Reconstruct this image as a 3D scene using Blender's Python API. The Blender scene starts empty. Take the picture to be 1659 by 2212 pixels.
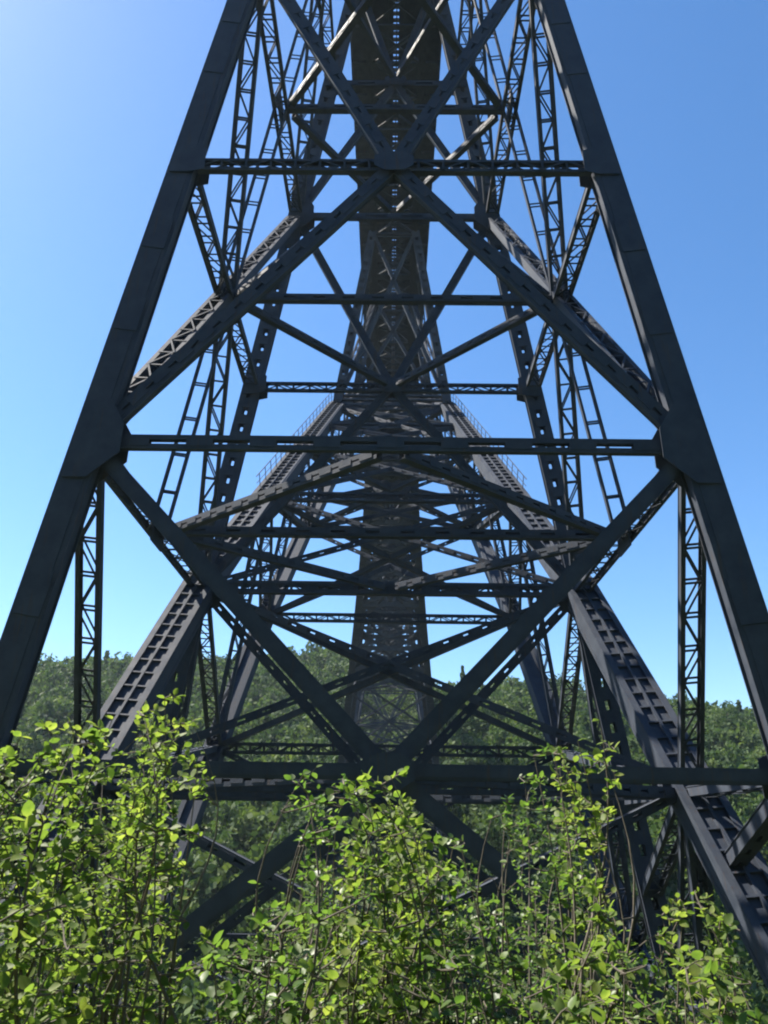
import bpy, math, random
import numpy as np
from mathutils import Vector, Matrix

random.seed(7)
rng = np.random.default_rng(7)
SC = bpy.context.scene
COL = SC.collection
R = math.radians

# ------------------------------------------------------------------ camera
CZ = 40.0                                   # eye height above the river, metres
PITCH, YAW, ROLL = R(22.8), R(0.62), R(0.85)
cam_d = bpy.data.cameras.new('camera')
cam_d.sensor_fit = 'VERTICAL'
cam_d.sensor_height = 24.0
cam_d.lens = 24.0 / 2 / math.tan(R(67.3 / 2))
cam_d.clip_start = 0.05
cam_d.clip_end = 6000
cam = bpy.data.objects.new('camera', cam_d)
COL.objects.link(cam)
CAM_ROT = Matrix.Rotation(YAW, 4, 'Z') @ Matrix.Rotation(math.pi / 2 + PITCH, 4, 'X') @ Matrix.Rotation(ROLL, 4, 'Z')
cam.matrix_world = Matrix.Translation((0.06, 0, CZ)) @ CAM_ROT
SC.camera = cam

# ------------------------------------------------------------------ sky and sun
SUN_EL, SUN_AZ = R(53), R(-69)              # azimuth measured from +Y towards +X
w = bpy.data.worlds.new('World')
SC.world = w
w.use_nodes = True
nt = w.node_tree
bg = nt.nodes['Background']
sky = nt.nodes.new('ShaderNodeTexSky')
sky.sky_type = 'NISHITA'
sky.sun_disc = False
sky.sun_elevation = SUN_EL
sky.sun_rotation = SUN_AZ
sky.altitude = 100
sky.air_density = 1.0
sky.dust_density = 0.4
sky.ozone_density = 3.0
hs = nt.nodes.new('ShaderNodeHueSaturation')
hs.inputs['Saturation'].default_value = 1.2
nt.links.new(sky.outputs[0], hs.inputs['Color'])
nt.links.new(hs.outputs[0], bg.inputs[0])
bg.inputs[1].default_value = 0.08
sun_d = bpy.data.lights.new('sun', 'SUN')
sun_d.energy = 5.0
sun_d.angle = R(0.53)
sun_d.color = (1.0, 0.93, 0.82)
sun = bpy.data.objects.new('sun', sun_d)
COL.objects.link(sun)
sdir = Vector((math.sin(SUN_AZ) * math.cos(SUN_EL), math.cos(SUN_AZ) * math.cos(SUN_EL), math.sin(SUN_EL)))
sun.rotation_euler = sdir.to_track_quat('Z', 'Y').to_euler()
sun.location = (-60, 40, 160)
SC.view_settings.view_transform = 'Standard'
SC.view_settings.look = 'None'
SC.view_settings.exposure = 1.62
SC.view_settings.gamma = 1.0
SC.view_settings.use_curve_mapping = False
SC.cycles.filter_width = 2.1
SC.cycles.max_bounces = 6
SC.cycles.transparent_max_bounces = 8


def P(x, d, h):                             # lateral, distance along the bridge, height above the eye
    return Vector((x, d, h + CZ))


FPX = 1106 / math.tan(R(67.3 / 2))          # focal length for a 1659 x 2212 frame
CAM_INV = np.array((Matrix.Translation((0.06, 0, CZ)) @ CAM_ROT).inverted())


def project(p):
    q = CAM_INV @ np.array((p[0], p[1], p[2], 1.0))
    if q[2] > -0.1:
        return None
    return (829.5 + FPX * q[0] / -q[2], 1106 - FPX * q[1] / -q[2], -q[2])


# ------------------------------------------------------------------ materials
def new_mat(name):
    m = bpy.data.materials.new(name)
    m.use_nodes = True
    return m, m.node_tree, m.node_tree.nodes['Principled BSDF']


def ramp(nt, stops):
    n = nt.nodes.new('ShaderNodeValToRGB')
    e = n.color_ramp.elements
    while len(e) < len(stops):
        e.new(0.5)
    for i, (p, c) in enumerate(stops):
        e[i].position = p
        e[i].color = (c[0], c[1], c[2], 1)
    return n


def noise(nt, vec, scale, detail=4.0, rough=0.55):
    n = nt.nodes.new('ShaderNodeTexNoise')
    n.inputs['Scale'].default_value = scale
    n.inputs['Detail'].default_value = detail
    n.inputs['Roughness'].default_value = rough
    if vec is not None:
        nt.links.new(vec, n.inputs['Vector'])
    return n


def steel_material():
    m, nt, b = new_mat('painted_steel')
    geo = nt.nodes.new('ShaderNodeNewGeometry')
    pos = geo.outputs['Position']
    n1 = noise(nt, pos, 1.3, 8, 0.65)
    mp = nt.nodes.new('ShaderNodeMapping')
    mp.inputs['Scale'].default_value = (7, 7, 0.5)
    nt.links.new(pos, mp.inputs['Vector'])
    n2 = noise(nt, mp.outputs[0], 1.0, 5)
    r1 = ramp(nt, [(0.3, (0.026, 0.033, 0.048)), (0.7, (0.052, 0.061, 0.079))])
    nt.links.new(n1.outputs['Fac'], r1.inputs[0])
    r2 = ramp(nt, [(0.58, (0, 0, 0)), (0.76, (1, 1, 1))])
    nt.links.new(n2.outputs['Fac'], r2.inputs[0])
    mul = nt.nodes.new('ShaderNodeMath')
    mul.operation = 'MULTIPLY'
    mul.inputs[1].default_value = 0.75
    nt.links.new(r2.outputs[0], mul.inputs[0])
    mx = nt.nodes.new('ShaderNodeMixRGB')
    mx.inputs[2].default_value = (0.07, 0.046, 0.032, 1)
    nt.links.new(mul.outputs[0], mx.inputs[0])
    nt.links.new(r1.outputs[0], mx.inputs[1])
    nt.links.new(mx.outputs[0], b.inputs['Base Color'])
    rr = ramp(nt, [(0.3, (0.6, 0.6, 0.6)), (0.7, (0.82, 0.82, 0.82))])
    nt.links.new(n1.outputs['Fac'], rr.inputs[0])
    nt.links.new(rr.outputs[0], b.inputs['Roughness'])
    b.inputs['Specular IOR Level'].default_value = 0.2
    n3 = noise(nt, pos, 14, 4)
    bp = nt.nodes.new('ShaderNodeBump')
    bp.inputs['Strength'].default_value = 0.25
    bp.inputs['Distance'].default_value = 0.02
    nt.links.new(n3.outputs['Fac'], bp.inputs['Height'])
    nt.links.new(bp.outputs[0], b.inputs['Normal'])
    return m


def timber_material():
    m, nt, b = new_mat('tarred_timber')
    geo = nt.nodes.new('ShaderNodeNewGeometry')
    n1 = noise(nt, geo.outputs['Position'], 3, 6)
    r1 = ramp(nt, [(0.3, (0.045, 0.037, 0.03)), (0.7, (0.10, 0.085, 0.07))])
    nt.links.new(n1.outputs['Fac'], r1.inputs[0])
    nt.links.new(r1.outputs[0], b.inputs['Base Color'])
    b.inputs['Roughness'].default_value = 0.8
    return m


def stone_material():
    m, nt, b = new_mat('stone')
    geo = nt.nodes.new('ShaderNodeNewGeometry')
    n1 = noise(nt, geo.outputs['Position'], 1.4, 8)
    r1 = ramp(nt, [(0.3, (0.2, 0.19, 0.17)), (0.7, (0.36, 0.34, 0.3))])
    nt.links.new(n1.outputs['Fac'], r1.inputs[0])
    nt.links.new(r1.outputs[0], b.inputs['Base Color'])
    b.inputs['Roughness'].default_value = 0.9
    return m


def foliage_material(name, dark, mid, light, trans, fac, scale_big, scale_small, rough=0.5, spec=0.4):
    m, nt, b = new_mat(name)
    geo = nt.nodes.new('ShaderNodeNewGeometry')
    pos = geo.outputs['Position']
    n1 = noise(nt, pos, scale_big, 2)
    n2 = noise(nt, pos, scale_small, 2)
    ad = nt.nodes.new('ShaderNodeMath')
    ad.operation = 'ADD'
    nt.links.new(n1.outputs['Fac'], ad.inputs[0])
    nt.links.new(n2.outputs['Fac'], ad.inputs[1])
    hf = nt.nodes.new('ShaderNodeMath')
    hf.operation = 'MULTIPLY'
    hf.inputs[1].default_value = 0.5
    nt.links.new(ad.outputs[0], hf.inputs[0])
    r1 = ramp(nt, [(0.36, dark), (0.5, mid), (0.64, light)])
    nt.links.new(hf.outputs[0], r1.inputs[0])
    nt.links.new(r1.outputs[0], b.inputs['Base Color'])
    b.inputs['Roughness'].default_value = rough
    b.inputs['Specular IOR Level'].default_value = spec
    tr = nt.nodes.new('ShaderNodeBsdfTranslucent')
    mt = nt.nodes.new('ShaderNodeMixRGB')
    mt.blend_type = 'MULTIPLY'
    mt.inputs[0].default_value = 1.0
    mt.inputs[2].default_value = (*trans, 1)
    nt.links.new(r1.outputs[0], mt.inputs[1])
    nt.links.new(mt.outputs[0], tr.inputs['Color'])
    ms = nt.nodes.new('ShaderNodeMixShader')
    ms.inputs[0].default_value = fac
    nt.links.new(b.outputs[0], ms.inputs[1])
    nt.links.new(tr.outputs[0], ms.inputs[2])
    nt.links.new(ms.outputs[0], nt.nodes['Material Output'].inputs['Surface'])
    return m


def bark_material():
    m, nt, b = new_mat('bark')
    geo = nt.nodes.new('ShaderNodeNewGeometry')
    n1 = noise(nt, geo.outputs['Position'], 25, 5)
    r1 = ramp(nt, [(0.3, (0.05, 0.042, 0.03)), (0.7, (0.13, 0.11, 0.085))])
    nt.links.new(n1.outputs['Fac'], r1.inputs[0])
    nt.links.new(r1.outputs[0], b.inputs['Base Color'])
    b.inputs['Roughness'].default_value = 0.85
    return m


def ground_material():
    m, nt, b = new_mat('forest_floor')
    geo = nt.nodes.new('ShaderNodeNewGeometry')
    n1 = noise(nt, geo.outputs['Position'], 0.35, 8)
    r1 = ramp(nt, [(0.3, (0.03, 0.04, 0.015)), (0.55, (0.05, 0.075, 0.02)), (0.75, (0.09, 0.075, 0.045))])
    nt.links.new(n1.outputs['Fac'], r1.inputs[0])
    nt.links.new(r1.outputs[0], b.inputs['Base Color'])
    b.inputs['Roughness'].default_value = 0.95
    return m


def water_material():
    m, nt, b = new_mat('river_water')
    geo = nt.nodes.new('ShaderNodeNewGeometry')
    n1 = noise(nt, geo.outputs['Position'], 1.2, 4)
    bp = nt.nodes.new('ShaderNodeBump')
    bp.inputs['Strength'].default_value = 0.3
    bp.inputs['Distance'].default_value = 0.1
    nt.links.new(n1.outputs['Fac'], bp.inputs['Height'])
    nt.links.new(bp.outputs[0], b.inputs['Normal'])
    b.inputs['Base Color'].default_value = (0.03, 0.045, 0.035, 1)
    b.inputs['Roughness'].default_value = 0.08
    return m


STEEL = steel_material()
TIMBER = timber_material()
STONE = stone_material()
BARK = bark_material()
LEAF = foliage_material('shrub_leaf', (0.045, 0.08, 0.018), (0.095, 0.135, 0.03), (0.18, 0.205, 0.055),
                        (2.0, 2.2, 1.15), 0.48, 2.6, 14.0, 0.55, 0.22)
LEAF_DARK = foliage_material('bush_leaf', (0.035, 0.07, 0.018), (0.075, 0.12, 0.028), (0.14, 0.18, 0.045),
                             (1.85, 2.15, 1.15), 0.45, 2.2, 11.0, 0.42, 0.3)
WOOD_LEAF = foliage_material('woodland_leaf', (0.02, 0.042, 0.016), (0.042, 0.075, 0.024), (0.085, 0.12, 0.036),
                             (1.8, 1.8, 1.0), 0.3, 0.07, 0.35, 0.7, 0.2)
GROUND = ground_material()
WATER = water_material()


# ------------------------------------------------------------------ object helpers
def link(o, parent=None, origin=None):
    COL.objects.link(o)
    if parent is not None:
        o.parent = parent
    return o


def tag(o, label=None, cat=None, group=None, kind=None):
    if label:
        o['label'] = label
    if cat:
        o['category'] = cat
    if group:
        o['group'] = group
    if kind:
        o['kind'] = kind
    return o


WORLD_ORIGIN = {}                           # every object here is unrotated, so its world origin is enough


def empty(name, loc, parent=None):
    o = bpy.data.objects.new(name, None)
    o.empty_display_size = 0.5
    link(o, parent)
    base = WORLD_ORIGIN[parent.name] if parent else Vector()
    o.location = Vector(loc) - base
    WORLD_ORIGIN[o.name] = Vector(loc)
    return o


class MB:
    def __init__(self):
        self.v, self.f = [], []

    def box(self, c, axes, half):
        c = Vector(c)
        i = len(self.v)
        ax = [axes[k] * half[k] for k in range(3)]
        for sx in (-1, 1):
            for sy in (-1, 1):
                for sz in (-1, 1):
                    self.v.append(c + ax[0] * sx + ax[1] * sy + ax[2] * sz)
        for q in ((0, 1, 3, 2), (4, 6, 7, 5), (0, 4, 5, 1), (2, 3, 7, 6), (0, 2, 6, 4), (1, 5, 7, 3)):
            self.f.append(tuple(i + k for k in q))

    def prism(self, pts, off):
        i, n = len(self.v), len(pts)
        off = Vector(off)
        for p in pts:
            self.v.append(Vector(p) - off)
        for p in pts:
            self.v.append(Vector(p) + off)
        self.f.append(tuple(range(i + n - 1, i - 1, -1)))
        self.f.append(tuple(range(i + n, i + 2 * n)))
        for k in range(n):
            k2 = (k + 1) % n
            self.f.append((i + k, i + k2, i + n + k2, i + n + k))

    def build(self, name, mat, parent=None, origin=None):
        o0 = Vector(origin) if origin is not None else sum(self.v, Vector()) / max(1, len(self.v))
        me = bpy.data.meshes.new(name)
        me.from_pydata([tuple(p - o0) for p in self.v], [], self.f)
        me.materials.append(mat)
        o = bpy.data.objects.new(name, me)
        link(o, parent)
        base = WORLD_ORIGIN[parent.name] if parent else Vector()
        o.location = o0 - base
        WORLD_ORIGIN[o.name] = o0
        return o


def frame(p0, p1, s_ref):
    a = (p1 - p0).normalized()
    s = s_ref - a * s_ref.dot(a)
    if s.length < 1e-4:
        s = Vector((0, 0, 1)) - a * a.z
    s.normalize()
    return a, s, a.cross(s)


UNIT = {}


def unit_mesh(name, mat):
    key = (name, mat.name)
    if key not in UNIT:
        b = MB()
        b.box((0, 0, 0), (Vector((1, 0, 0)), Vector((0, 1, 0)), Vector((0, 0, 1))), (0.5, 0.5, 0.5))
        me = bpy.data.meshes.new(name)
        me.from_pydata([tuple(p) for p in b.v], [], b.f)
        me.materials.append(mat)
        UNIT[key] = me
    return UNIT[key]


class Thing:
    """One top-level steel thing; collects its small bars so that the largest in view become parts."""

    def __init__(self, name, loc, label, cat, group=None, limit=300):
        self.root = empty(name, loc)
        tag(self.root, label, cat, group)
        self.bars = []
        self.limit = limit

    def bar(self, kind, part, c, axes, dims, mat=None):
        self.bars.append((kind, part or self.root, Vector(c), axes, dims, mat or STEEL))

    def finish(self):
        kinds = {}
        for b in self.bars:
            pr = project(b[2])
            score = 0.0
            if pr is not None:
                ln = max(b[4])
                score = ln / pr[2]
                if not (-40 < pr[0] < 1700 and -40 < pr[1] < 2250):
                    score *= 0.001
            kinds.setdefault(b[0], []).append((score, b))
        for kind, lst in kinds.items():
            lst.sort(key=lambda t: -t[0])
            rest = {}
            for i, (sc_, b) in enumerate(lst):
                _, part, c, ax, dm, mat = b
                if i < self.limit and sc_ > 0.004:
                    o = bpy.data.objects.new(kind, unit_mesh(kind, mat))
                    link(o, part)
                    m = Matrix.Identity(4)
                    for k in range(3):
                        for r in range(3):
                            m[r][k] = ax[k][r] * dm[k]
                    q = c - WORLD_ORIGIN[part.name]
                    m[0][3], m[1][3], m[2][3] = q
                    o.matrix_basis = m
                else:
                    mb = rest.setdefault(mat.name, (MB(), mat))[0]
                    mb.box(c, ax, (dm[0] / 2, dm[1] / 2, dm[2] / 2))
            for mb, mat in rest.values():
                tag(mb.build(kind + '_work', mat, self.root), kind='stuff')


def channel(mb, c0, a, s, n, length, side, w, d, rw, t):
    """one rail of a built-up member: a web with two flanges whose lips stand proud"""
    mid = c0 + a * (length / 2)
    for fn in (-1, 1):
        mb.box(mid + s * side * (w / 2 - rw / 2) + n * fn * (d / 2 - t / 2), (a, s, n), (length / 2, rw / 2, t / 2))
    mb.box(mid + s * side * (w / 2 - rw * 0.22), (a, s, n), (length / 2, t / 2, d / 2 - t))


def laced(th, name, p0, p1, s_ref, w=0.9, d=0.5, rw=0.22, t=0.03, lace='zig', pitch=1.25, bw=0.09, e0=0.0, e1=0.0,
          rails=True, label=None, fill=0.6):
    """a riveted built-up member from p0 to p1: two rails joined by lacing bars or batten plates"""
    p0, p1 = Vector(p0), Vector(p1)
    a, s, n = frame(p0, p1, Vector(s_ref))
    q0, q1 = p0 + a * e0, p1 - a * e1
    L = (q1 - q0).length
    part = empty(name, q0, th.root)
    if label:
        part['label'] = label
    for side in (-1, 1):
        mb = MB()
        channel(mb, q0, a, s, n, L, side, w, d, rw, t)
        mb.build('rail', STEEL, part, q0)
    inner = w - 2 * rw
    if lace == 'none':
        return part
    if lace == 'solid':
        for fn in (-1, 1):
            th.bar('cover_plate', part, q0 + a * L / 2 + n * fn * (d / 2 + 0.013), (a, s, n), (L - 0.1, w - rw * 0.8, 0.02))
        return part
    nb = max(2, int(round(L / pitch)))
    pt = L / nb
    off = d / 2 + 0.012
    for fn in (-1, 1):
        if lace == 'batten':
            for k in range(nb):
                th.bar('batten_plate', part, q0 + a * (pt * (k + 0.5)) + n * fn * off, (a, s, n), (pt * fill, inner + rw * 0.9, 0.022))
        else:
            for k in range(nb + 1):
                if lace in ('zig', 'ladder'):
                    th.bar('lacing_bar', part, q0 + a * min(max(pt * k, bw), L - bw) + n * fn * off, (a, s, n), (bw, inner + rw * 1.1, 0.022))
                if k < nb and lace in ('zig', 'tri'):
                    sg = 1 if (k % 2 == 0) else -1
                    v = a * pt + s * (sg * (inner + rw * 0.6))
                    ln = v.length
                    va = v.normalized()
                    vs = n.cross(va)
                    th.bar('lacing_bar', part, q0 + a * (pt * (k + 0.5)) + n * fn * (off + 0.024), (va, vs, n), (ln, bw * 0.85, 0.022))
    return part


def gusset(th, pts, ythick, y):
    mb = MB()
    mb.prism([Vector((p[0], y, p[1] + CZ)) for p in pts], Vector((0, ythick / 2, 0)))
    return mb.build('gusset_plate', STEEL, th.root)


# ------------------------------------------------------------------ terrain
HC = 85.0                                   # height where the inclined steel planes would meet


def lw(h):
    return (HC - h) / 7.0


T_D = [-400, -60, -12, 0, 5, 14, 23, 44, 60, 90, 118, 135, 170, 250, 330, 400, 470, 900, 3000]
T_H = [40, 26, 2.5, -1.75, -2.4, -6.5, -11.5, -13.5, -20, -42.5, -42.5, -37, -22, 9, 40, 60, 66, 68, 60]


def vnoise(x, y, f, seed):
    return (np.sin(x * f * 1.0 + seed) * np.cos(y * f * 1.3 - seed * 1.7) + 0.5 * np.sin(x * f * 2.3 + y * f * 1.9 + seed * 2.1))


def terrain(x, y):
    x = np.asarray(x, float)
    y = np.asarray(y, float)
    h = np.interp(y, T_D, T_H)
    up = np.clip((y - 150) / 250, 0, 1)
    h = h + up * (-0.045 * np.clip(x, -400, 400) + 6.0 * vnoise(x, y, 0.017, 1.3))
    h = h + up * (9 * np.exp(-((x + 125) / 55) ** 2) + 7 * np.exp(-((x + 25) / 40) ** 2) - 7 * np.exp(-((x - 25) / 22) ** 2) - 6 * np.exp(-((x + 200) / 35) ** 2))
    h = h + np.clip((np.abs(y) - 12) / 30, 0, 1) * 0.8 * vnoise(x, y, 0.11, 4.0) * (1 - np.clip(1 - np.abs(y - 104) / 20, 0, 1))
    h = h + np.clip((np.abs(x) - 20) / 60, 0, 1) * np.clip(1 - np.abs(y - 30) / 60, 0, 1) * 3.0
    return h


def build_ground():
    xs = np.unique(np.concatenate([np.linspace(-1800, -300, 16), np.linspace(-300, -40, 40), np.linspace(-40, 40, 41), np.linspace(40, 300, 40), np.linspace(300, 1800, 16)]))
    ys = np.unique(np.concatenate([np.linspace(-300, -20, 15), np.linspace(-20, 60, 61), np.linspace(60, 480, 70), np.linspace(480, 3000, 20)]))
    X, Y = np.meshgrid(xs, ys)
    Z = terrain(X, Y) + CZ
    v = np.stack([X.ravel(), Y.ravel(), Z.ravel()], 1)
    nx = len(xs)
    f = [(j * nx + i, j * nx + i + 1, (j + 1) * nx + i + 1, (j + 1) * nx + i) for j in range(len(ys) - 1) for i in range(nx - 1)]
    me = bpy.data.meshes.new('ground')
    me.from_pydata(v.tolist(), [], f)
    me.materials.append(GROUND)
    for p in me.polygons:
        p.use_smooth = True
    o = bpy.data.objects.new('ground', me)
    COL.objects.link(o)
    tag(o, 'wooded valley slopes falling to the river under the bridge', kind='structure')
    me = bpy.data.meshes.new('river')
    me.from_pydata([(-700, 86, CZ - 41), (700, 86, CZ - 41), (700, 122, CZ - 41), (-700, 122, CZ - 41)], [], [(0, 1, 2, 3)])
    me.materials.append(WATER)
    o = bpy.data.objects.new('river', me)
    COL.objects.link(o)
    tag(o, 'narrow dark river at the valley bottom', kind='structure')


build_ground()

# ------------------------------------------------------------------ near trestle tower
LV = [-8.6, 1.7, 12.4, 25.2, 38.7, 51.5, 63.2]
F1, F2 = 23.55, 40.4
FM = (F1 + F2) / 2
X_, Y_, Z_ = Vector((1, 0, 0)), Vector((0, 1, 0)), Vector((0, 0, 1))


def build_tower(f1, f2, label, near=True, group=None):
    fm = (f1 + f2) / 2
    th = Thing('trestle_tower', P(0, fm, LV[0] - 2.5), label, 'bridge tower', group)
    zig = 'zig' if near else 'tri'
    bat = 'batten' if near else 'none'
    # four legs
    for fi, f in enumerate((f1, f2)):
        for sd in (-1, 1):
            bot, top = LV[0] - 1.0, 66.6
            laced(th, 'leg', P(sd * lw(bot), f, bot), P(sd * lw(top), f, top), X_, w=1.1 if fi == 0 else 1.1, d=0.62 if fi == 0 else 0.45, rw=0.52 if fi == 0 else 0.41,
                  t=0.04, lace='solid' if fi == 0 and near else bat, pitch=1.15, fill=0.55)
            if near and fi == 0:
                a_, s_, n_ = frame(P(sd * lw(bot), f, bot), P(sd * lw(top), f, top), X_)
                for k, h in enumerate((-3.2, 6.9, 17.6, 21.4, 31.0, 34.2, 44.0, 48.0)):
                    th.bar('splice_plate', None, P(sd * lw(h), f, h) - n_ * (0.31 + 0.04) * (1 if n_.y > 0 else -1), (a_, s_, n_), (1.5, 0.86, 0.03))
            x = sd * lw(bot)
            b = MB()
            v = [P(x + a * q, f + c * q, h) for h, q in ((bot - 8, 1.9), (bot, 1.3)) for a, c in ((-1, -1), (1, -1), (1, 1), (-1, 1))]
            b.v = v
            b.f = [(3, 2, 1, 0), (4, 5, 6, 7)] + [(k, (k + 1) % 4, 4 + (k + 1) % 4, 4 + k) for k in range(4)]
            b.build('plinth', STONE, th.root)
    # transverse frames
    for fi, f in enumerate((f1, f2)):
        for i in range(1, 7):
            h = LV[i]
            x = lw(h)
            if i == 3:
                laced(th, 'strut', P(-x + 0.5, f, h), P(x - 0.5, f, h), Z_, w=0.62, d=0.26, rw=0.13, lace=zig, pitch=1.0)
            elif i == 1:
                laced(th, 'strut', P(-x + 0.5, f, h), P(x - 0.5, f, h), Z_, w=0.44, d=0.42, rw=0.19, lace='solid' if near else 'none')
            else:
                laced(th, 'strut', P(-x + 0.5, f, h), P(x - 0.5, f, h), Z_, w=0.54, d=0.22, rw=0.19, lace=bat, pitch=2.3, fill=0.42)
        for lo in (0, 2, 4):
            if lo == 4 and fi == 0 and False:
                continue
            for sd in (-1, 1):
                ww = (0.54 if lo == 0 else 0.6) if fi == 0 else 0.5
                for (hl, cm) in ((LV[lo], LV[lo + 1]), (LV[lo + 2], LV[lo + 1])):
                    laced(th, 'diagonal', P(sd * lw(hl), f, hl), P(0, f, cm), X_ if abs(hl - cm) > 6 else Z_, w=ww, d=0.3, rw=ww * 0.42, lace='solid' if near and fi == 0 and lo == 0 else bat, pitch=1.1, fill=0.66, e0=0.6, e1=0.1)
        # gusset plates at the nodes
        for i in range(0, 7):
            h = LV[i]
            for sd in (-1, 1):
                hh = 1.5 if i % 2 == 0 else 0.7
                wd = 1.2 if i % 2 == 0 else 0.9
                pts = [(sd * (lw(h - hh) + 0.4), h - hh), (sd * (lw(h + hh) + 0.4), h + hh), (sd * (lw(h + hh) - 0.42), h + hh),
                       (sd * (lw(h) - wd), h + 0.55), (sd * (lw(h) - wd), h - 0.55), (sd * (lw(h - hh) - 0.42), h - hh)]
                if sd < 0:
                    pts = pts[::-1]
                for fy in (-1, 1):
                    gusset(th, pts, 0.03, f + fy * (0.31 + 0.085))
            if i % 2 == 1:
                pts = [(-0.8, h - 0.25), (-0.4, h - 0.5), (0.4, h - 0.5), (0.8, h - 0.25), (0.8, h + 0.25), (0.4, h + 0.5), (-0.4, h + 0.5), (-0.8, h + 0.25)]
                for fy in (-1, 1):
                    gusset(th, pts, 0.03, f + fy * (0.3 + 0.055))
    # side planes
    for sd in (-1, 1):
        for i in range(1, 7):
            h = LV[i]
            x = sd * lw(h)
            laced(th, 'side_girder', P(x, f1, h), P(x, f2, h), X_, w=0.9, d=0.36, rw=0.17, lace=zig, pitch=1.2, e0=0.6, e1=0.6)
        for lo in (0, 2, 4):
            a, b = LV[lo], LV[lo + 2]
            if near or lo:
                laced(th, 'side_diagonal', P(sd * lw(b), f1, b), P(sd * lw(a), f2, a), X_, w=0.9, d=0.34, rw=0.17, lace=zig, pitch=1.3, e0=0.9, e1=0.9)
            if lo or not near:
                laced(th, 'side_diagonal', P(sd * lw(a), f1, a), P(sd * lw(b), f2, b), X_, w=0.9, d=0.5, rw=0.2, lace=zig, pitch=1.3, e0=0.9, e1=0.9)
        laced(th, 'ladder_post', P(sd * lw(LV[2]), fm, LV[2]), P(sd * lw(66), fm, 66), X_, w=0.82, d=0.2, rw=0.12, lace='ladder', pitch=1.9)
        if near:
            for h in LV[1:]:
                b = MB()
                x = sd * lw(h)
                b.box(P(x, fm, h), (X_, Y_, Z_), (0.05, 0.8, 0.7))
                b.build('gusset_plate', STEEL, th.root)
    # level bracing
    for i in range(1, 7):
        h = LV[i]
        x = lw(h)
        laced(th, 'level_strut', P(-x + 0.3, fm, h), P(x - 0.3, fm, h), Z_, w=0.4, d=0.35, rw=0.15, lace=bat, pitch=1.5)
        for sd in (-1, 1):
            laced(th, 'level_brace', P(sd * (x - 0.4), fm, h - 0.05), P(0, f1 + 0.3, h - 0.05), Z_, w=0.4, d=0.34, rw=0.165, lace=bat, pitch=1.0, fill=0.6, e0=0.5, e1=0.5)
            laced(th, 'level_brace', P(sd * (x - 0.4), fm, h - 0.05), P(0, f2 - 0.3, h - 0.05), Z_, w=0.4, d=0.34, rw=0.165, lace=bat, pitch=1.0, fill=0.6, e0=0.5, e1=0.5)
    return th


tower = build_tower(F1, F2, 'huge dark steel trestle tower framing the view with crossed diagonals', True)
# braces from the tower's front legs back to the arch
for sd in (-1, 1):
    laced(tower, 'springing_brace', P(sd * lw(1.7), F1, 1.7), P(sd * (lw(-1.0) - 0.1), 30.2, -0.9), X_, w=0.6, d=0.5, rw=0.24, lace='batten', pitch=1.2, e0=0.5)
tower.finish()

# ------------------------------------------------------------------ arch
CROWN = 1.35 * HC
UP = [(.277, -.101), (.376, .022), (.475, .146), (.595, .263), (.7077, .368), (.853, .503), (1.0, .610), (1.17, .702), (1.35, .742)]
LO = [(.475, -.18), (.545, -.062), (.6196, .0607), (.698, .186), (.813, .3196), (.94, .452), (1.075, .566), (1.21, .648), (1.35, .690)]
UP = [(a * HC, b * HC) for a, b in UP]
LO = [(a * HC, b * HC) for a, b in LO]


def apt(sd, q, mirror=False):
    d, h = q
    if mirror:
        d = 2 * CROWN - d
    return P(sd * lw(h), d, h)


def chord_section(th, part, p0, p1, upper, w=1.45, d=0.95, ribs=True):
    a, s, n = frame(p0, p1, X_)
    if n.z < 0:
        n, s = -n, -s
    L = (p1 - p0).length
    mid = (p0 + p1) / 2
    mb = MB()
    for sdn in (-1, 1):
        mb.box(mid + s * sdn * (w / 2 - 0.05), (a, s, n), (L / 2, 0.05, d / 2))
        mb.box(mid + s * sdn * (w / 2 - 0.16) + n * (d / 2 + 0.016), (a, s, n), (L / 2 - 0.01, 0.15, 0.015))
        mb.box(mid + s * sdn * (w / 2 - 0.16) - n * (d / 2 + 0.016), (a, s, n), (L / 2 - 0.01, 0.15, 0.015))
        mb.box(mid + s * sdn * (w / 2 + 0.012) - n * (d / 2 - 0.1), (a, s, n), (L / 2 - 0.01, 0.011, 0.1))
    mb.box(mid + n * (d / 2 - 0.14), (a, s, n), (L / 2, w / 2 - 0.101, 0.02))
    mb.box(mid - n * (d / 2 - 0.25), (a, s, n), (L / 2, w / 2 - 0.101, 0.02))
    mb.build('chord_section', STEEL, part)
    if upper and ribs:
        th.bar('stringer_angle', part, mid + n * (d / 2 - 0.05), (a, s, n), (L - 0.02, 0.12, 0.15))
    nb = int(L / 0.85)
    for k in range(nb):
        c = p0 + a * ((k + 0.5) * L / nb)
        if upper and ribs:
            th.bar('chord_rib', part, c + n * (d / 2 - 0.055), (a, s, n), (0.08, w - 0.22, 0.13))
        th.bar('lacing_bar', part, c - n * (d / 2 + 0.045), (a, s, n), (0.12, w - 0.1, 0.02))


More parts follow.
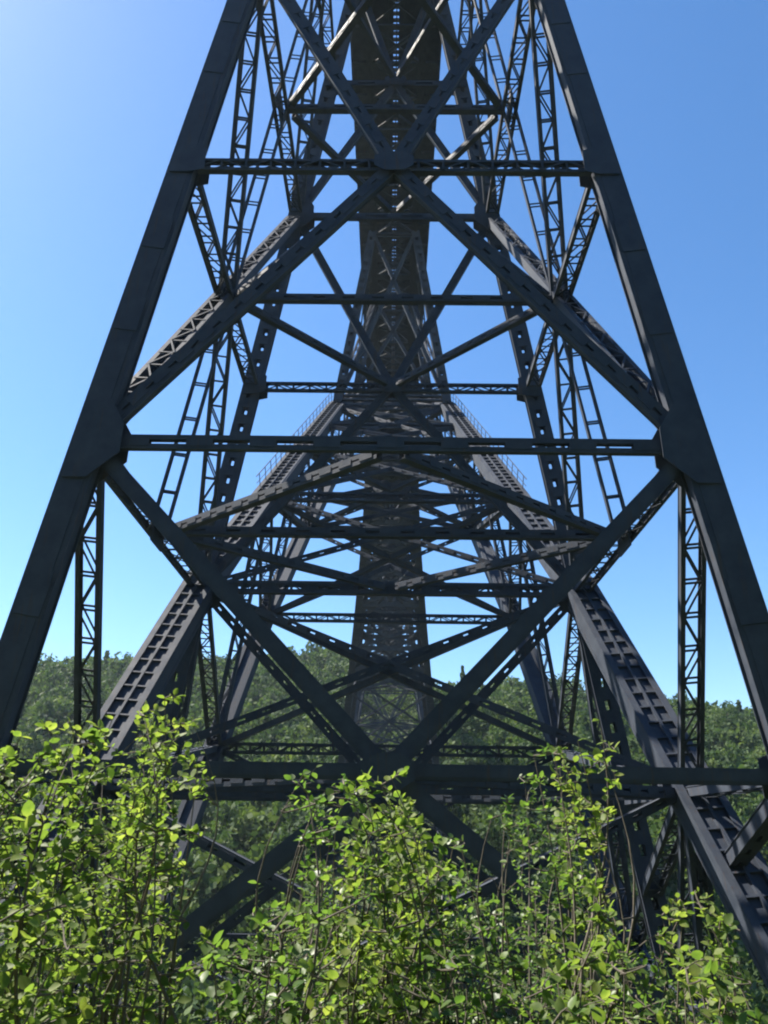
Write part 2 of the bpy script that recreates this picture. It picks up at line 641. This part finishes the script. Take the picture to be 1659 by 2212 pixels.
arch = Thing('steel_arch', P(0, CROWN, LV[0] - 3), 'curved dark steel lattice arch rising behind the tower up to the deck', 'bridge arch')
for mirror in (False, True):
    nearh = not mirror
    for sd in (-1, 1):
        for nm, ln in (('upper_chord', UP), ('lower_chord', LO)):
            part = empty(nm, apt(sd, ln[0], mirror), arch.root)
            ext = ([(2 * ln[0][0] - ln[1][0], 2 * ln[0][1] - ln[1][1])] if ln is LO else []) + ln
            for k in range(len(ext) - 1):
                chord_section(arch, part, apt(sd, ext[k], mirror), apt(sd, ext[k + 1], mirror), nm == 'upper_chord',
                              w=1.7 if nm == 'upper_chord' else 1.3, ribs=nearh)
            # stone bearing block under each chord end
            if ln is UP:
                continue
            q = ext[0]
            b = MB()
            dd = q[0] if not mirror else 2 * CROWN - q[0]
            b.box(P(sd * lw(q[1]), dd, q[1] - 3.6), (X_, Y_, Z_), (2.0, 2.4, 4.4))
            b.build('bearing_block', STONE, arch.root)
        for k in range(len(UP)):
            laced(arch, 'web_post', apt(sd, UP[k], mirror), apt(sd, LO[k], mirror), X_, w=0.95, d=0.4, rw=0.18, lace='zig' if nearh else 'none', pitch=1.15, e0=0.5, e1=0.5)
            if k < len(UP) - 1:
                laced(arch, 'web_diagonal', apt(sd, UP[k + 1], mirror), apt(sd, LO[k], mirror), X_, w=0.8, d=0.45, rw=0.2, lace='zig' if nearh else 'none', pitch=1.15, e0=0.5, e1=0.5)
                if k < 5:
                    laced(arch, 'web_diagonal', apt(sd, UP[k], mirror), apt(sd, LO[k + 1], mirror), X_, w=0.7, d=0.4, rw=0.18, lace='zig' if nearh else 'none', pitch=1.15, e0=0.5, e1=0.5)
        if nearh:
            # hand rail on the outer side of the upper chord, with its posts
            for k in range(3, len(UP) - 1):
                p0, p1 = apt(sd, UP[k]), apt(sd, UP[k + 1])
                a, s, n = frame(p0, p1, X_)
                if n.z < 0:
                    n, s = -n, -s
                so = s * (0.68 if s.x * sd > 0 else -0.68)
                L = (p1 - p0).length
                arch.bar('hand_rail', None, (p0 + p1) / 2 + so + n * 1.5, (a, s, n), (L, 0.05, 0.05))
                arch.bar('hand_rail', None, (p0 + p1) / 2 + so + n * 1.0, (a, s, n), (L, 0.035, 0.035))
                m = max(2, int(L / 1.6))
                for j in range(m):
                    arch.bar('rail_post', None, p0 + a * (L * (j + 0.5) / m) + so + n * 1.0, (n, s, a), (1.05, 0.05, 0.05))
    for k in range(1, len(UP)):
        for nm, ln in (('upper', UP), ('lower', LO)):
            A, B = apt(-1, ln[k], mirror), apt(1, ln[k], mirror)
            laced(arch, 'lateral_strut', A, B, Z_, w=0.7, d=0.4, rw=0.17, lace='zig' if nearh else 'none', pitch=0.9, e0=0.5, e1=0.5)
            C, D = apt(-1, ln[k - 1], mirror), apt(1, ln[k - 1], mirror)
            for (u, v) in ((A, D), (B, C)):
                laced(arch, 'lateral_brace', u, v, Z_, w=0.36, d=0.3, rw=0.14, lace='batten' if nearh else 'none', pitch=1.2, e0=0.5, e1=0.5)
        # sway bracing in the plane of the posts
        if k in (2, 3, 4, 5):
            for (u, v) in ((apt(-1, UP[k], mirror), apt(1, LO[k], mirror)), (apt(1, UP[k], mirror), apt(-1, LO[k], mirror))):
                laced(arch, 'sway_brace', u, v, Y_, w=0.4, d=0.35, rw=0.16, lace='none', e0=0.5, e1=0.5)
    # closer bracing where the arch nears its crown
    for k in range(4, len(UP) - 1):
        for ln in (UP, LO):
            m_ = 3 if mirror else 2
            q = [(ln[k][0] + (ln[k + 1][0] - ln[k][0]) * j / m_, ln[k][1] + (ln[k + 1][1] - ln[k][1]) * j / m_) for j in range(m_ + 1)]
            for j in range(m_):
                A, B = apt(-1, q[j], mirror), apt(1, q[j], mirror)
                C, D = apt(-1, q[j + 1], mirror), apt(1, q[j + 1], mirror)
                if j:
                    laced(arch, 'lateral_strut', A, B, Z_, w=0.9 if mirror else 0.6, d=0.4, rw=0.42 if mirror else 0.2, lace='none', e0=0.4, e1=0.4)
                for (u, v) in ((A, D), (B, C)):
                    laced(arch, 'lateral_brace', u, v, Z_, w=0.6 if mirror else 0.4, d=0.3, rw=0.28 if mirror else 0.16, lace='none', e0=0.4, e1=0.4)
        for sd in (-1, 1):
            for j in range(1, m_):
                u = (UP[k][0] + (UP[k + 1][0] - UP[k][0]) * j / m_, UP[k][1] + (UP[k + 1][1] - UP[k][1]) * j / m_)
                l = (LO[k][0] + (LO[k + 1][0] - LO[k][0]) * j / m_, LO[k][1] + (LO[k + 1][1] - LO[k][1]) * j / m_)
                laced(arch, 'web_post', apt(sd, u, mirror), apt(sd, l, mirror), X_, w=0.6, d=0.4, rw=0.2, lace='none', e0=0.4, e1=0.4)
arch.finish()

# ------------------------------------------------------------------ piers standing on the arch
DECK = 67.5


def arch_pier(da, db, ka, kb, label, mirror=False, group=None):
    th = Thing('arch_pier', P(0, (da + db) / 2, min(ka, kb)), label, 'bridge pier', group)
    for f, h0 in ((da, ka), (db, kb)):
        top = DECK - 0.4
        for sd in (-1, 1):
            laced(th, 'leg', P(sd * lw(h0), f, h0), P(sd * lw(top), f, top), X_, w=0.95, d=0.7, rw=0.3, lace='batten' if not mirror else 'none', pitch=1.3)
        m = (h0 + top) / 2
        for sd in (-1, 1):
            laced(th, 'diagonal', P(sd * lw(h0), f, h0), P(-sd * lw(top), f, top), Y_, w=0.45, d=0.4, rw=0.18, lace='batten' if not mirror else 'none', pitch=1.2)
        laced(th, 'strut', P(-lw(top) + 0.4, f, top - 0.6), P(lw(top) - 0.4, f, top - 0.6), Z_, w=0.6, d=0.4, rw=0.2, lace='none')
        laced(th, 'strut', P(-lw(h0) + 0.4, f, h0 + 0.7), P(lw(h0) - 0.4, f, h0 + 0.7), Z_, w=0.7, d=0.4, rw=0.2, lace='none')
    for sd in (-1, 1):
        top = DECK - 0.8
        laced(th, 'side_diagonal', P(sd * lw(ka), da, ka), P(sd * lw(top), db, top), X_, w=0.6, d=0.4, rw=0.16, lace='tri' if not mirror else 'none', pitch=1.1)
        laced(th, 'side_diagonal', P(sd * lw(top), da, top), P(sd * lw(kb), db, kb), X_, w=0.6, d=0.4, rw=0.16, lace='tri' if not mirror else 'none', pitch=1.1)
    th.finish()


arch_pier(.853 * HC, 1.0 * HC, .503 * HC + 0.5, .610 * HC + 0.5, 'short steel pier between the near arch half and the deck')
arch_pier(2 * CROWN - 1.0 * HC, 2 * CROWN - .853 * HC, .610 * HC + 0.5, .503 * HC + 0.5, 'distant steel pier on the far arch half under the deck', True)
far = build_tower(2 * CROWN - F2, 2 * CROWN - F1, 'distant steel trestle tower at the foot of the far hillside', False)
far.finish()

# ------------------------------------------------------------------ railway deck
dk = Thing('railway_deck', P(0, 40, DECK), 'dark railway deck seen from below running straight into the distance', 'bridge deck')
D0, D1 = 6.0, 336.0
TOPH = DECK + 5.2
for sd in (-1, 1):
    mg = empty('main_girder', P(sd * 2.5, D0, DECK), dk.root)
    npan = 44
    pl = (D1 - D0) / npan
    for nm, h, ww, dd in (('bottom_chord', DECK + 0.25, 0.62, 0.5), ('top_chord', TOPH, 0.5, 0.5)):
        b = MB()
        c = P(sd * 2.5, (D0 + D1) / 2, h)
        b.box(c + Z_ * (dd / 2), (X_, Y_, Z_), (ww / 2, (D1 - D0) / 2, 0.03))
        b.box(c + X_ * (ww / 2 - 0.12), (X_, Y_, Z_), (0.03, (D1 - D0) / 2 - 0.01, dd / 2 - 0.032))
        b.box(c - X_ * (ww / 2 - 0.12), (X_, Y_, Z_), (0.03, (D1 - D0) / 2 - 0.01, dd / 2 - 0.032))
        b.box(c - Z_ * (dd / 2) + X_ * (ww / 2 - 0.1), (X_, Y_, Z_), (0.1, (D1 - D0) / 2 - 0.02, 0.02))
        b.box(c - Z_ * (dd / 2) - X_ * (ww / 2 - 0.1), (X_, Y_, Z_), (0.1, (D1 - D0) / 2 - 0.02, 0.02))
        b.build(nm, STEEL, mg)
    for k in range(npan):
        y0 = D0 + k * pl
        p0, p1 = P(sd * 2.5, y0, DECK + 0.5), P(sd * 2.5, y0, TOPH - 0.25)
        dk.bar('truss_post', mg, (p0 + p1) / 2, (Z_, X_, Y_), ((p1 - p0).length, 0.3, 0.26))
        q0, q1 = (p0, P(sd * 2.5, y0 + pl, TOPH - 0.25)) if k % 2 else (p1, P(sd * 2.5, y0 + pl, DECK + 0.5))
        a, s, n = frame(q0, q1, X_)
        dk.bar('truss_diagonal', mg, (q0 + q1) / 2, (a, s, n), ((q1 - q0).length, 0.28, 0.3))
    for k in range(npan):
        y0 = D0 + (k + 0.5) * pl
        dk.bar('walkway_plate', None, P(sd * 3.75, y0, TOPH + 0.55), (X_, Y_, Z_), (1.5, pl - 0.02, 0.06))
        dk.bar('edge_beam', None, P(sd * 4.5, y0, TOPH + 0.42), (X_, Y_, Z_), (0.14, pl - 0.01, 0.42))
    for k in range(npan):
        y0 = D0 + (k + 0.5) * pl
        dk.bar('floor_plate', None, P(sd * 1.62, y0, TOPH + 0.36), (X_, Y_, Z_), (2.7, pl - 0.05, 0.05))
    for nm, xx in (('stringer', 0.85),):
        b = MB()
        for o_ in (0,):
            b.box(P(sd * xx, (D0 + D1) / 2, TOPH + 0.15), (X_, Y_, Z_), (0.12, (D1 - D0) / 2, 0.28))
        b.build(nm, STEEL, dk.root)
    b = MB()
    b.box(P(sd * 0.75, (D0 + D1) / 2, TOPH + 0.82), (X_, Y_, Z_), (0.035, (D1 - D0) / 2, 0.08))
    b.build('running_rail', STEEL, dk.root)
for k in range(45):
    y0 = D0 + k * (D1 - D0) / 44
    for j in range(2):
        yy = y0 + j * 3.75
        dk.bar('cross_beam', None, P(0, yy, TOPH + 0.12), (X_, Y_, Z_), (9.0, 0.3, 0.34))
    dk.bar('bottom_strut', None, P(0, y0, DECK + 0.25), (X_, Y_, Z_), (4.4, 0.35, 0.3))
    dk.bar('bottom_strut', None, P(0, y0 + 3.75, DECK + 0.25), (X_, Y_, Z_), (4.4, 0.22, 0.25))
    for j in range(2):
        for sg in (-1, 1):
            q0, q1 = P(-sg * 2.3, y0 + 3.75 * j, DECK + 0.2 + 0.06 * sg), P(sg * 2.3, y0 + 3.75 * (j + 1), DECK + 0.2 + 0.06 * sg)
            a, s, n = frame(q0, q1, Z_)
            dk.bar('bottom_bracing', None, (q0 + q1) / 2, (a, n, s), ((q1 - q0).length, 0.2, 0.1))
    # cross frames inside the girder
    for sg in (-1, 1):
        q0, q1 = P(-sg * 2.3, y0 + 0.15 * sg, DECK + 0.4), P(sg * 2.3, y0 + 0.15 * sg, TOPH - 0.3)
        a, s, n = frame(q0, q1, Y_)
        dk.bar('cross_frame', None, (q0 + q1) / 2, (a, s, n), ((q1 - q0).length, 0.14, 0.14))
for k in range(int((D1 - D0) / 0.66)):
    dk.bar('sleeper', None, P(0, D0 + (k + 0.5) * 0.66, TOPH + 0.58), (X_, Y_, Z_), (3.9, 0.27, 0.26), TIMBER)
b = MB()
b.box(P(0.05, (D0 + D1) / 2, DECK - 0.05), (X_, Y_, Z_), (0.05, (D1 - D0) / 2, 0.05))
b.build('service_pipe', STEEL, dk.root)
dk.finish()

#==FOLIAGE==
# ------------------------------------------------------------------ woodland on the valley sides
def mesh_from_arrays(name, v, f, mat):
    me = bpy.data.meshes.new(name)
    nv, nf, k = len(v), len(f), f.shape[1]
    me.vertices.add(nv)
    me.vertices.foreach_set('co', np.ascontiguousarray(v, np.float32).ravel())
    me.loops.add(nf * k)
    me.loops.foreach_set('vertex_index', np.ascontiguousarray(f, np.int32).ravel())
    me.polygons.add(nf)
    me.polygons.foreach_set('loop_start', np.arange(0, nf * k, k, dtype=np.int32))
    me.polygons.foreach_set('loop_total', np.full(nf, k, np.int32))
    me.materials.append(mat)
    me.update(calc_edges=True)
    return me


def rand_quads(c, size, r):
    """randomly turned, slightly bent leaf-clump quads centred on c"""
    n = len(c)
    u = r.normal(size=(n, 3))
    u /= np.linalg.norm(u, axis=1)[:, None]
    t = r.normal(size=(n, 3))
    t[:, 2] *= 0.6
    v = np.cross(u, t)
    v /= np.linalg.norm(v, axis=1)[:, None] + 1e-9
    s = (size * r.uniform(0.6, 1.3, n))[:, None]
    a, b = u * s, v * s * 0.7
    q = np.stack([c - a, c - b * r.uniform(0.6, 1.1, (n, 1)), c + a, c + b * r.uniform(0.6, 1.1, (n, 1))], 1)
    return q.reshape(-1, 3)


def crown_points(r, n, height, rad, kind):
    """points through an uneven crown: several lobes, more of them near the outside"""
    if kind == 'cone':
        z = r.uniform(0, 1, n) ** 0.9
        rr = rad * (1 - z * 0.93) * np.sqrt(r.uniform(0.25, 1, n)) * (0.8 + 0.25 * np.sin(z * 40))
        an = r.uniform(0, 2 * np.pi, n)
        return np.stack([rr * np.cos(an), rr * np.sin(an), height * (0.12 + 0.88 * z)], 1)
    L = r.integers(8, 13)
    lc = r.normal(size=(L, 3))
    lc /= np.linalg.norm(lc, axis=1)[:, None]
    lc *= r.uniform(0.35, 0.75, (L, 1))
    lr = r.uniform(0.28, 0.5, L)
    k = r.integers(0, L, n)
    d = r.normal(size=(n, 3))
    d /= np.linalg.norm(d, axis=1)[:, None]
    p = lc[k] + d * (lr[k] * r.uniform(0.55, 1.05, n))[:, None]
    p[:, :2] *= rad
    p[:, 2] = height * (0.58 + 0.42 * p[:, 2])
    return p


def tree(name, x, y, h, rad, kind, label, group=None, n=1500, size=0.55):
    z = float(terrain(x, y))
    root = empty(name, P(x, y, z))
    tag(root, label, 'tree', group)
    r = np.random.default_rng(int(abs(x) * 31 + y * 17))
    c = crown_points(r, n, h, rad, kind)
    q = rand_quads(c, size, r)
    me = mesh_from_arrays('crown', q, np.arange(len(q)).reshape(-1, 4), WOOD_LEAF)
    o = bpy.data.objects.new('crown', me)
    link(o, root)
    mb = MB()
    seg = 7
    lv = [(-0.5, 0.035), (h * 0.3, 0.024), (h * 0.6, 0.014), (h * 0.9, 0.004)]
    off = [(r.normal() * 0.02 * h * i, r.normal() * 0.02 * h * i) for i in range(4)]
    for i, (zz, rr) in enumerate(lv):
        for k in range(seg):
            a = 2 * math.pi * k / seg
            mb.v.append(P(x + off[i][0] + rr * h * math.cos(a), y + off[i][1] + rr * h * math.sin(a), z + zz))
    for i in range(3):
        for k in range(seg):
            mb.f.append((i * seg + k, i * seg + (k + 1) % seg, (i + 1) * seg + (k + 1) % seg, (i + 1) * seg + k))
    for j in range(5):
        a = r.uniform(0, 6.28)
        z0 = h * r.uniform(0.3, 0.55)
        p0 = P(x, y, z + z0)
        p1 = p0 + Vector((math.cos(a) * rad * 0.6, math.sin(a) * rad * 0.6, h * 0.2))
        aa, s, n_ = frame(p0, p1, Z_)
        mb.box((p0 + p1) / 2, (aa, s, n_), ((p1 - p0).length / 2, 0.006 * h, 0.006 * h))
    mb.build('trunk', BARK, root)
    return root


def woodland():
    r = np.random.default_rng(11)
    variants = []
    for k in range(7):
        c = crown_points(r, 420, 1.0, 0.42, 'round')
        variants.append(rand_quads(c, 0.05, r))
    c = crown_points(r, 230, 1.0, 0.22, 'cone')
    variants.append(rand_quads(c, 0.06, r))
    out = []
    pts = []
    # jittered grid over the far valley side and the flanks
    for y in np.arange(122, 440, 8.5):
        half = 70 + y * 0.62
        for x in np.arange(-half, half, 8.5):
            pts.append((x + r.uniform(-3, 3), y + r.uniform(-3, 3)))
    for y in np.arange(46, 88, 7):
        half = 40 + y * 0.62
        for x in np.arange(-half, half, 7):
            pts.append((x + r.uniform(-3, 3), y + r.uniform(-3, 3)))
    for y in np.arange(-95, -13, 7):  # unseen trees behind the camera, added to cut sky light on the steel
        for x in np.arange(-90, 90, 7):
            pts.append((x + r.uniform(-3, 3), y + r.uniform(-2, 2)))
    for (x, y) in pts:
        if y > 0 and abs(x) < 17 and (y < 130 or y > 2 * CROWN - 62) and y < 345:
            if not (46 < y < 88 and abs(x) < 5) and y < 2 * CROWN - 15:
                continue
        if 86 < y < 122:
            continue
        h = r.uniform(13, 21) if y > 130 else r.uniform(7, 12) if y > 0 else r.uniform(16, 24)  # tallest behind the camera, raised to darken the steel faces
        if abs(x) < 12 and y > 150:
            h *= 0.6
        v = variants[r.integers(0, 7)] if r.uniform() < 0.93 else variants[7]
        a = r.uniform(0, 2 * np.pi)
        ca, sa = math.cos(a), math.sin(a)
        q = v.copy()
        wd = r.uniform(0.8, 1.15)
        q[:, 0], q[:, 1] = (v[:, 0] * ca - v[:, 1] * sa) * wd, (v[:, 0] * sa + v[:, 1] * ca) * wd
        q *= h
        q += np.array([x, y, float(terrain(x, y)) + CZ - 0.5])
        out.append(q)
    q = np.concatenate(out)
    me = mesh_from_arrays('woodland', q, np.arange(len(q)).reshape(-1, 4), WOOD_LEAF)
    o = bpy.data.objects.new('woodland', me)
    COL.objects.link(o)
    tag(o, 'dense green woodland covering the far hillside behind the bridge', 'woodland', kind='stuff')


woodland()
tree('skyline_tree', 33.0, 350, 26, 5.0, 'cone', 'slim tree standing above the ridge just right of the deck')
tree('hillside_tree', 128.0, 300, 24, 8.5, 'round', 'large rounded tree on the hillside between the right lattice member and the leg')

# ------------------------------------------------------------------ shrubs in the foreground
ENV = np.array([(-90, 1610), (-20, 1640), (60, 1565), (130, 1590), (180, 1570), (260, 1560), (330, 1545), (380, 1480), (430, 1545), (452, 1640),
                (470, 1780), (520, 1830), (600, 1770), (625, 1700), (680, 1655), (720, 1690), (770, 1645), (820, 1690), (860, 1680),
                (900, 1725), (930, 1790), (1000, 1820), (1060, 1750), (1110, 1690), (1165, 1610), (1185, 1530), (1230, 1620), (1270, 1570),
                (1315, 1555), (1330, 1640), (1360, 1745), (1320, 1800), (1330, 1950), (1375, 2060), (1410, 1975), (1440, 1960), (1500, 1960),
                (1545, 1925), (1585, 1990), (1605, 2110), (1659, 2200), (1760, 2150)], float)


def ray_point(px, py, dist):
    v = Vector(((px - 829.5) / FPX, (1106 - py) / FPX, -1.0))
    d = (CAM_ROT.to_3x3() @ v)
    d = d / d.y
    return Vector((0, 0, CZ)) + d * dist


LEAF_V = np.array([(0, 0, 0), (0.30, 0.28, 0.05), (0.36, 0.52, 0.06), (0.22, 0.80, 0.03), (0, 1, -0.06), (-0.22, 0.80, 0.03), (-0.36, 0.52, 0.06), (-0.30, 0.28, 0.05),
                   (0, 0.30, -0.03), (0, 0.55, -0.03), (0, 0.80, -0.04)])
LEAF_F = np.array([(0, 1, 8), (1, 2, 8), (2, 9, 8), (2, 3, 9), (3, 10, 9), (3, 4, 10), (0, 8, 7), (8, 9, 6), (7, 8, 6), (9, 10, 5), (6, 9, 5), (10, 4, 5)])


def leaf_mesh(mat):
    me = mesh_from_arrays('leaf', LEAF_V, LEAF_F, mat)
    return me


LEAF_ME = leaf_mesh(LEAF)
LEAF_ME_DARK = leaf_mesh(LEAF_DARK)
DARK = (4, 5, 7, 8, 10, 12)
NSHRUB = 13
EDGES = np.array([-140, 70, 215, 345, 490, 655, 800, 960, 1110, 1225, 1345, 1480, 1600, 1800])
LABELS = ['leafy green shrub cut by the left edge below the tower leg',
          'leafy green shrub just right of the left tower leg',
          'yellow-green shrub below the left lattice member',
          'tallest leafy shoots on the left with a pointed tip',
          'low dark-gapped shrub between the left thicket and the middle bushes',
          'leafy bush left of centre under the lowest cross strut',
          'leafy bush in the middle below the crossing of the diagonals',
          'low bush right of the middle beneath the cross strut',
          'tall shrub left of the pointed right shoots with one thin upright tip',
          'tall bright shoots right of centre reaching over the cross strut',
          'low leafy shrub in front of the right arch rib',
          'small bright shrub standing below the right arch chord',
          'low shrub cut by the bottom right corner']


GAPS = [[(1005, 1830), (1075, 1790), (1120, 1900), (1060, 1960)], [(462, 1660), (625, 1720), (665, 1860), (560, 1965), (430, 2010), (395, 1900), (440, 1800)],
        [(1300, 1790), (1420, 1760), (1440, 1925), (1395, 2085), (1310, 1950)],
        [(1580, 1950), (1700, 1950), (1700, 2170), (1605, 2100)],
        [(925, 1700), (1060, 1680), (1040, 1790), (960, 1800)]]


def inside(x, y, poly):
    r_ = np.zeros(len(x), bool)
    n = len(poly)
    for i in range(n):
        (x0, y0), (x1, y1) = poly[i], poly[(i + 1) % n]
        c = (y0 > y) != (y1 > y)
        r_ ^= c & (x < (x1 - x0) * (y - y0) / (y1 - y0 + 1e-9) + x0)
    return r_


def hidden_spot(p):
    q = project(p)
    if q is None:
        return False
    if q[1] < np.interp(q[0], ENV[:, 0], ENV[:, 1]) - 12:
        return True
    return any(inside(np.array([q[0]]), np.array([q[1]]), g)[0] for g in GAPS)


def shrubs():
    r = np.random.default_rng(5)
    shoots = [[] for _ in range(NSHRUB)]

    def add(px, py, dist, ln):
        k = int(np.clip(np.searchsorted(EDGES, px) - 1, 0, NSHRUB - 1))
        shoots[k].append((px, py, dist, ln))

    # shoots that carry the outline
    for (px, py) in ENV:
        for j in range(2):
            add(px + r.uniform(-12, 12), py + r.uniform(-6, 20) + j * 22, r.uniform(3.6, 5.6), 1.2)
    # the body of the thicket below it
    for i in range(420):
        px = r.uniform(-120, 1780)
        top = float(np.interp(px, ENV[:, 0], ENV[:, 1]))
        py = top + 45 + r.uniform(0, 1) ** 1.1 * (2330 - top)
        if 395 < px < 660 and py < 1990 and r.uniform() < 0.93:
            continue
        if 1290 < px < 1400 and py < 2080 and r.uniform() < 0.93:
            continue
        if px > 1580 and py < 2180:
            continue
        d = r.uniform(3.4, 9.5) if py < 2000 else r.uniform(2.9, 7.5)
        add(px, py, d, 1.1)
    for k in range(NSHRUB):
        if not shoots[k]:
            continue
        xs = [ray_point(s[0], s[1], s[2]).x for s in shoots[k]]
        ys = [s[2] for s in shoots[k]]
        bx, by = float(np.mean(xs)), float(np.mean(ys))
        root = empty('shrub', P(bx, by, float(terrain(bx, by))))
        tag(root, LABELS[k], 'shrub', 'shrubs in the foreground thicket')
        mats = []
        stem = MB()

        def tube(p0, p1, r0, r1):
            a, s, n = frame(p0, p1, X_ + Y_ * 0.3)
            i = len(stem.v)
            for (p, rr) in ((p0, r0), (p1, r1)):
                for q in range(5):
                    an = q * 2 * math.pi / 5
                    stem.v.append(p + s * (rr * math.cos(an)) + n * (rr * math.sin(an)))
            for q in range(5):
                stem.f.append((i + q, i + (q + 1) % 5, i + 5 + (q + 1) % 5, i + 5 + q))

        def leaf_at(p, direction, size):
            d = direction.normalized()
            side = d.cross(Vector((r.normal() * 0.5, r.normal() * 0.5, 1.0)))
            if side.length < 1e-3:
                side = X_.copy()
            side.normalize()
            up = side.cross(d)
            m = np.eye(4)
            m[:3, 0] = np.array(side) * size * r.uniform(0.85, 1.1)
            m[:3, 1] = np.array(d) * size
            m[:3, 2] = np.array(up) * size
            m[:3, 3] = np.array(p)
            mats.append(m)

        def twig(p0, p1, nl, size, r0):
            if hidden_spot(p1):
                return
            prev = p0
            ax = (p1 - p0).normalized()
            sag = Vector((r.normal() * 0.05, r.normal() * 0.05, r.normal() * 0.03))
            seg = 5
            pts = [p0.lerp(p1, i / seg) + sag * math.sin(math.pi * i / seg) for i in range(seg + 1)]
            for i in range(seg):
                tube(pts[i], pts[i + 1], r0 * (1 - 0.7 * i / seg), r0 * (1 - 0.7 * (i + 1) / seg))
            for j in range(nl):
                u = (j + 0.6 + r.uniform(-0.3, 0.3)) / nl
                i = min(seg - 1, int(u * seg))
                p = pts[i].lerp(pts[i + 1], u * seg - i)
                ang = j * 2.4 + r.uniform(-0.5, 0.5)
                _, s, n = frame(p0, p1, X_)
                out = s * math.cos(ang) + n * math.sin(ang)
                leaf_at(p, out * 1.0 + ax * 0.55 + Vector((0, 0, r.uniform(-0.45, 0.15))), size * r.uniform(0.6, 1.15))
            leaf_at(pts[-1], ax + Vector((r.normal() * .3, r.normal() * .3, 0)), size)

        for (px, py, dist, ln) in shoots[k]:
            tip = ray_point(px, py, dist)
            gx = tip.x + r.normal() * 0.25 + (bx - tip.x) * 0.25
            gy = dist + r.normal() * 0.2
            base = P(gx, gy, float(terrain(gx, gy)) - 0.05)
            hgt = tip.z - base.z
            if hgt < 0.4 or any(hidden_spot(base.lerp(tip, q)) for q in (0.6, 0.8, 1.0)):
                continue
            size = r.uniform(0.034, 0.058) if k in DARK else r.uniform(0.038, 0.076)
            m0 = base.lerp(tip, max(0.0, 1 - ln / hgt))
            tube(base, m0, 0.016, 0.009)
            nodes = 7
            prev = m0
            bend = Vector((r.normal() * 0.12, r.normal() * 0.12, 0))
            for j in range(1, nodes + 1):
                q = m0.lerp(tip, j / nodes) + bend * math.sin(math.pi * j / nodes)
                tube(prev, q, 0.009 * (1 - 0.75 * (j - 1) / nodes), 0.009 * (1 - 0.75 * j / nodes))
                ax = (q - prev).normalized()
                for _ in range(2):
                    an = r.uniform(0, 6.283)
                    out = Vector((math.cos(an), math.sin(an), r.uniform(0.1, 0.8)))
                    tl = r.uniform(0.12, 0.30) * (1.15 - 0.8 * j / nodes)
                    twig(q, q + out.normalized() * tl, max(4, int(tl / 0.023)), size, 0.0045)
                for _ in range(2):
                    an = r.uniform(0, 6.283)
                    leaf_at(q, Vector((math.cos(an), math.sin(an), r.uniform(-0.2, 0.5))), size)
                prev = q
        M = np.array(mats)
        # the thicket is thin where the steel shows through it
        c4 = np.concatenate([M[:, :3, 3], np.ones((len(M), 1))], 1) @ CAM_INV.T
        gx_, gy_ = 829.5 + FPX * c4[:, 0] / -c4[:, 2], 1106 - FPX * c4[:, 1] / -c4[:, 2]
        keep = r.uniform(size=len(M)) < np.clip(1.5 + (gy_ - np.interp(gx_, ENV[:, 0], ENV[:, 1])) / 45.0, 0.04, 1)
        for poly in GAPS:
            keep &= ~(inside(gx_, gy_, poly) & (r.uniform(size=len(M)) < 0.9))
        M = M[keep]
        # the most prominent leaves are parts of their own, the rest one mass
        cen = M[:, :3, 3]
        ph = np.concatenate([cen, np.ones((len(cen), 1))], 1) @ CAM_INV.T
        dep = -ph[:, 2]
        sx = 829.5 + FPX * ph[:, 0] / dep
        sy = 1106 - FPX * ph[:, 1] / dep
        top = np.interp(sx, ENV[:, 0], ENV[:, 1])
        sc_ = dep + np.maximum(0, sy - top) / 900.0 + 50 * ((sx < 0) | (sx > 1659) | (sy > 2212))
        order = np.argsort(sc_)
        ind, rest = order[:45], order[45:]
        bw_ = WORLD_ORIGIN[root.name]
        for i in ind:
            o = bpy.data.objects.new('leaf', LEAF_ME_DARK if k in DARK else LEAF_ME)
            link(o, root)
            mm = Matrix(M[i].tolist())
            mm.translation -= bw_
            o.matrix_basis = mm
        Mr = M[rest]
        vv = np.einsum('nij,kj->nki', Mr[:, :3, :3], LEAF_V) + Mr[:, None, :3, 3] - np.array(bw_)
        ff = LEAF_F[None] + (np.arange(len(Mr)) * len(LEAF_V))[:, None, None]
        me = mesh_from_arrays('foliage', vv.reshape(-1, 3), ff.reshape(-1, 3), LEAF_DARK if k in DARK else LEAF)
        o = bpy.data.objects.new('foliage', me)
        link(o, root)
        tag(o, kind='stuff')
        stem.build('stems', BARK, root)


shrubs()

# ------------------------------------------------------------------ haze in the valley air
b = MB()
b.box((0, 180, CZ + 22), (X_, Y_, Z_), (760, 520, 82))
hz = b.build('haze', STEEL)
hz.data.materials.clear()
hm = bpy.data.materials.new('air')
hm.use_nodes = True
hn = hm.node_tree
hn.nodes.clear()
ho = hn.nodes.new('ShaderNodeOutputMaterial')
hv = hn.nodes.new('ShaderNodeVolumePrincipled')
hv.inputs['Color'].default_value = (0.72, 0.86, 1.0, 1)
hv.inputs['Density'].default_value = 0.00009
hv.inputs['Anisotropy'].default_value = 0.3
hn.links.new(hv.outputs[0], ho.inputs['Volume'])
hz.data.materials.append(hm)
tag(hz, 'thin pale summer haze filling the valley', kind='stuff')
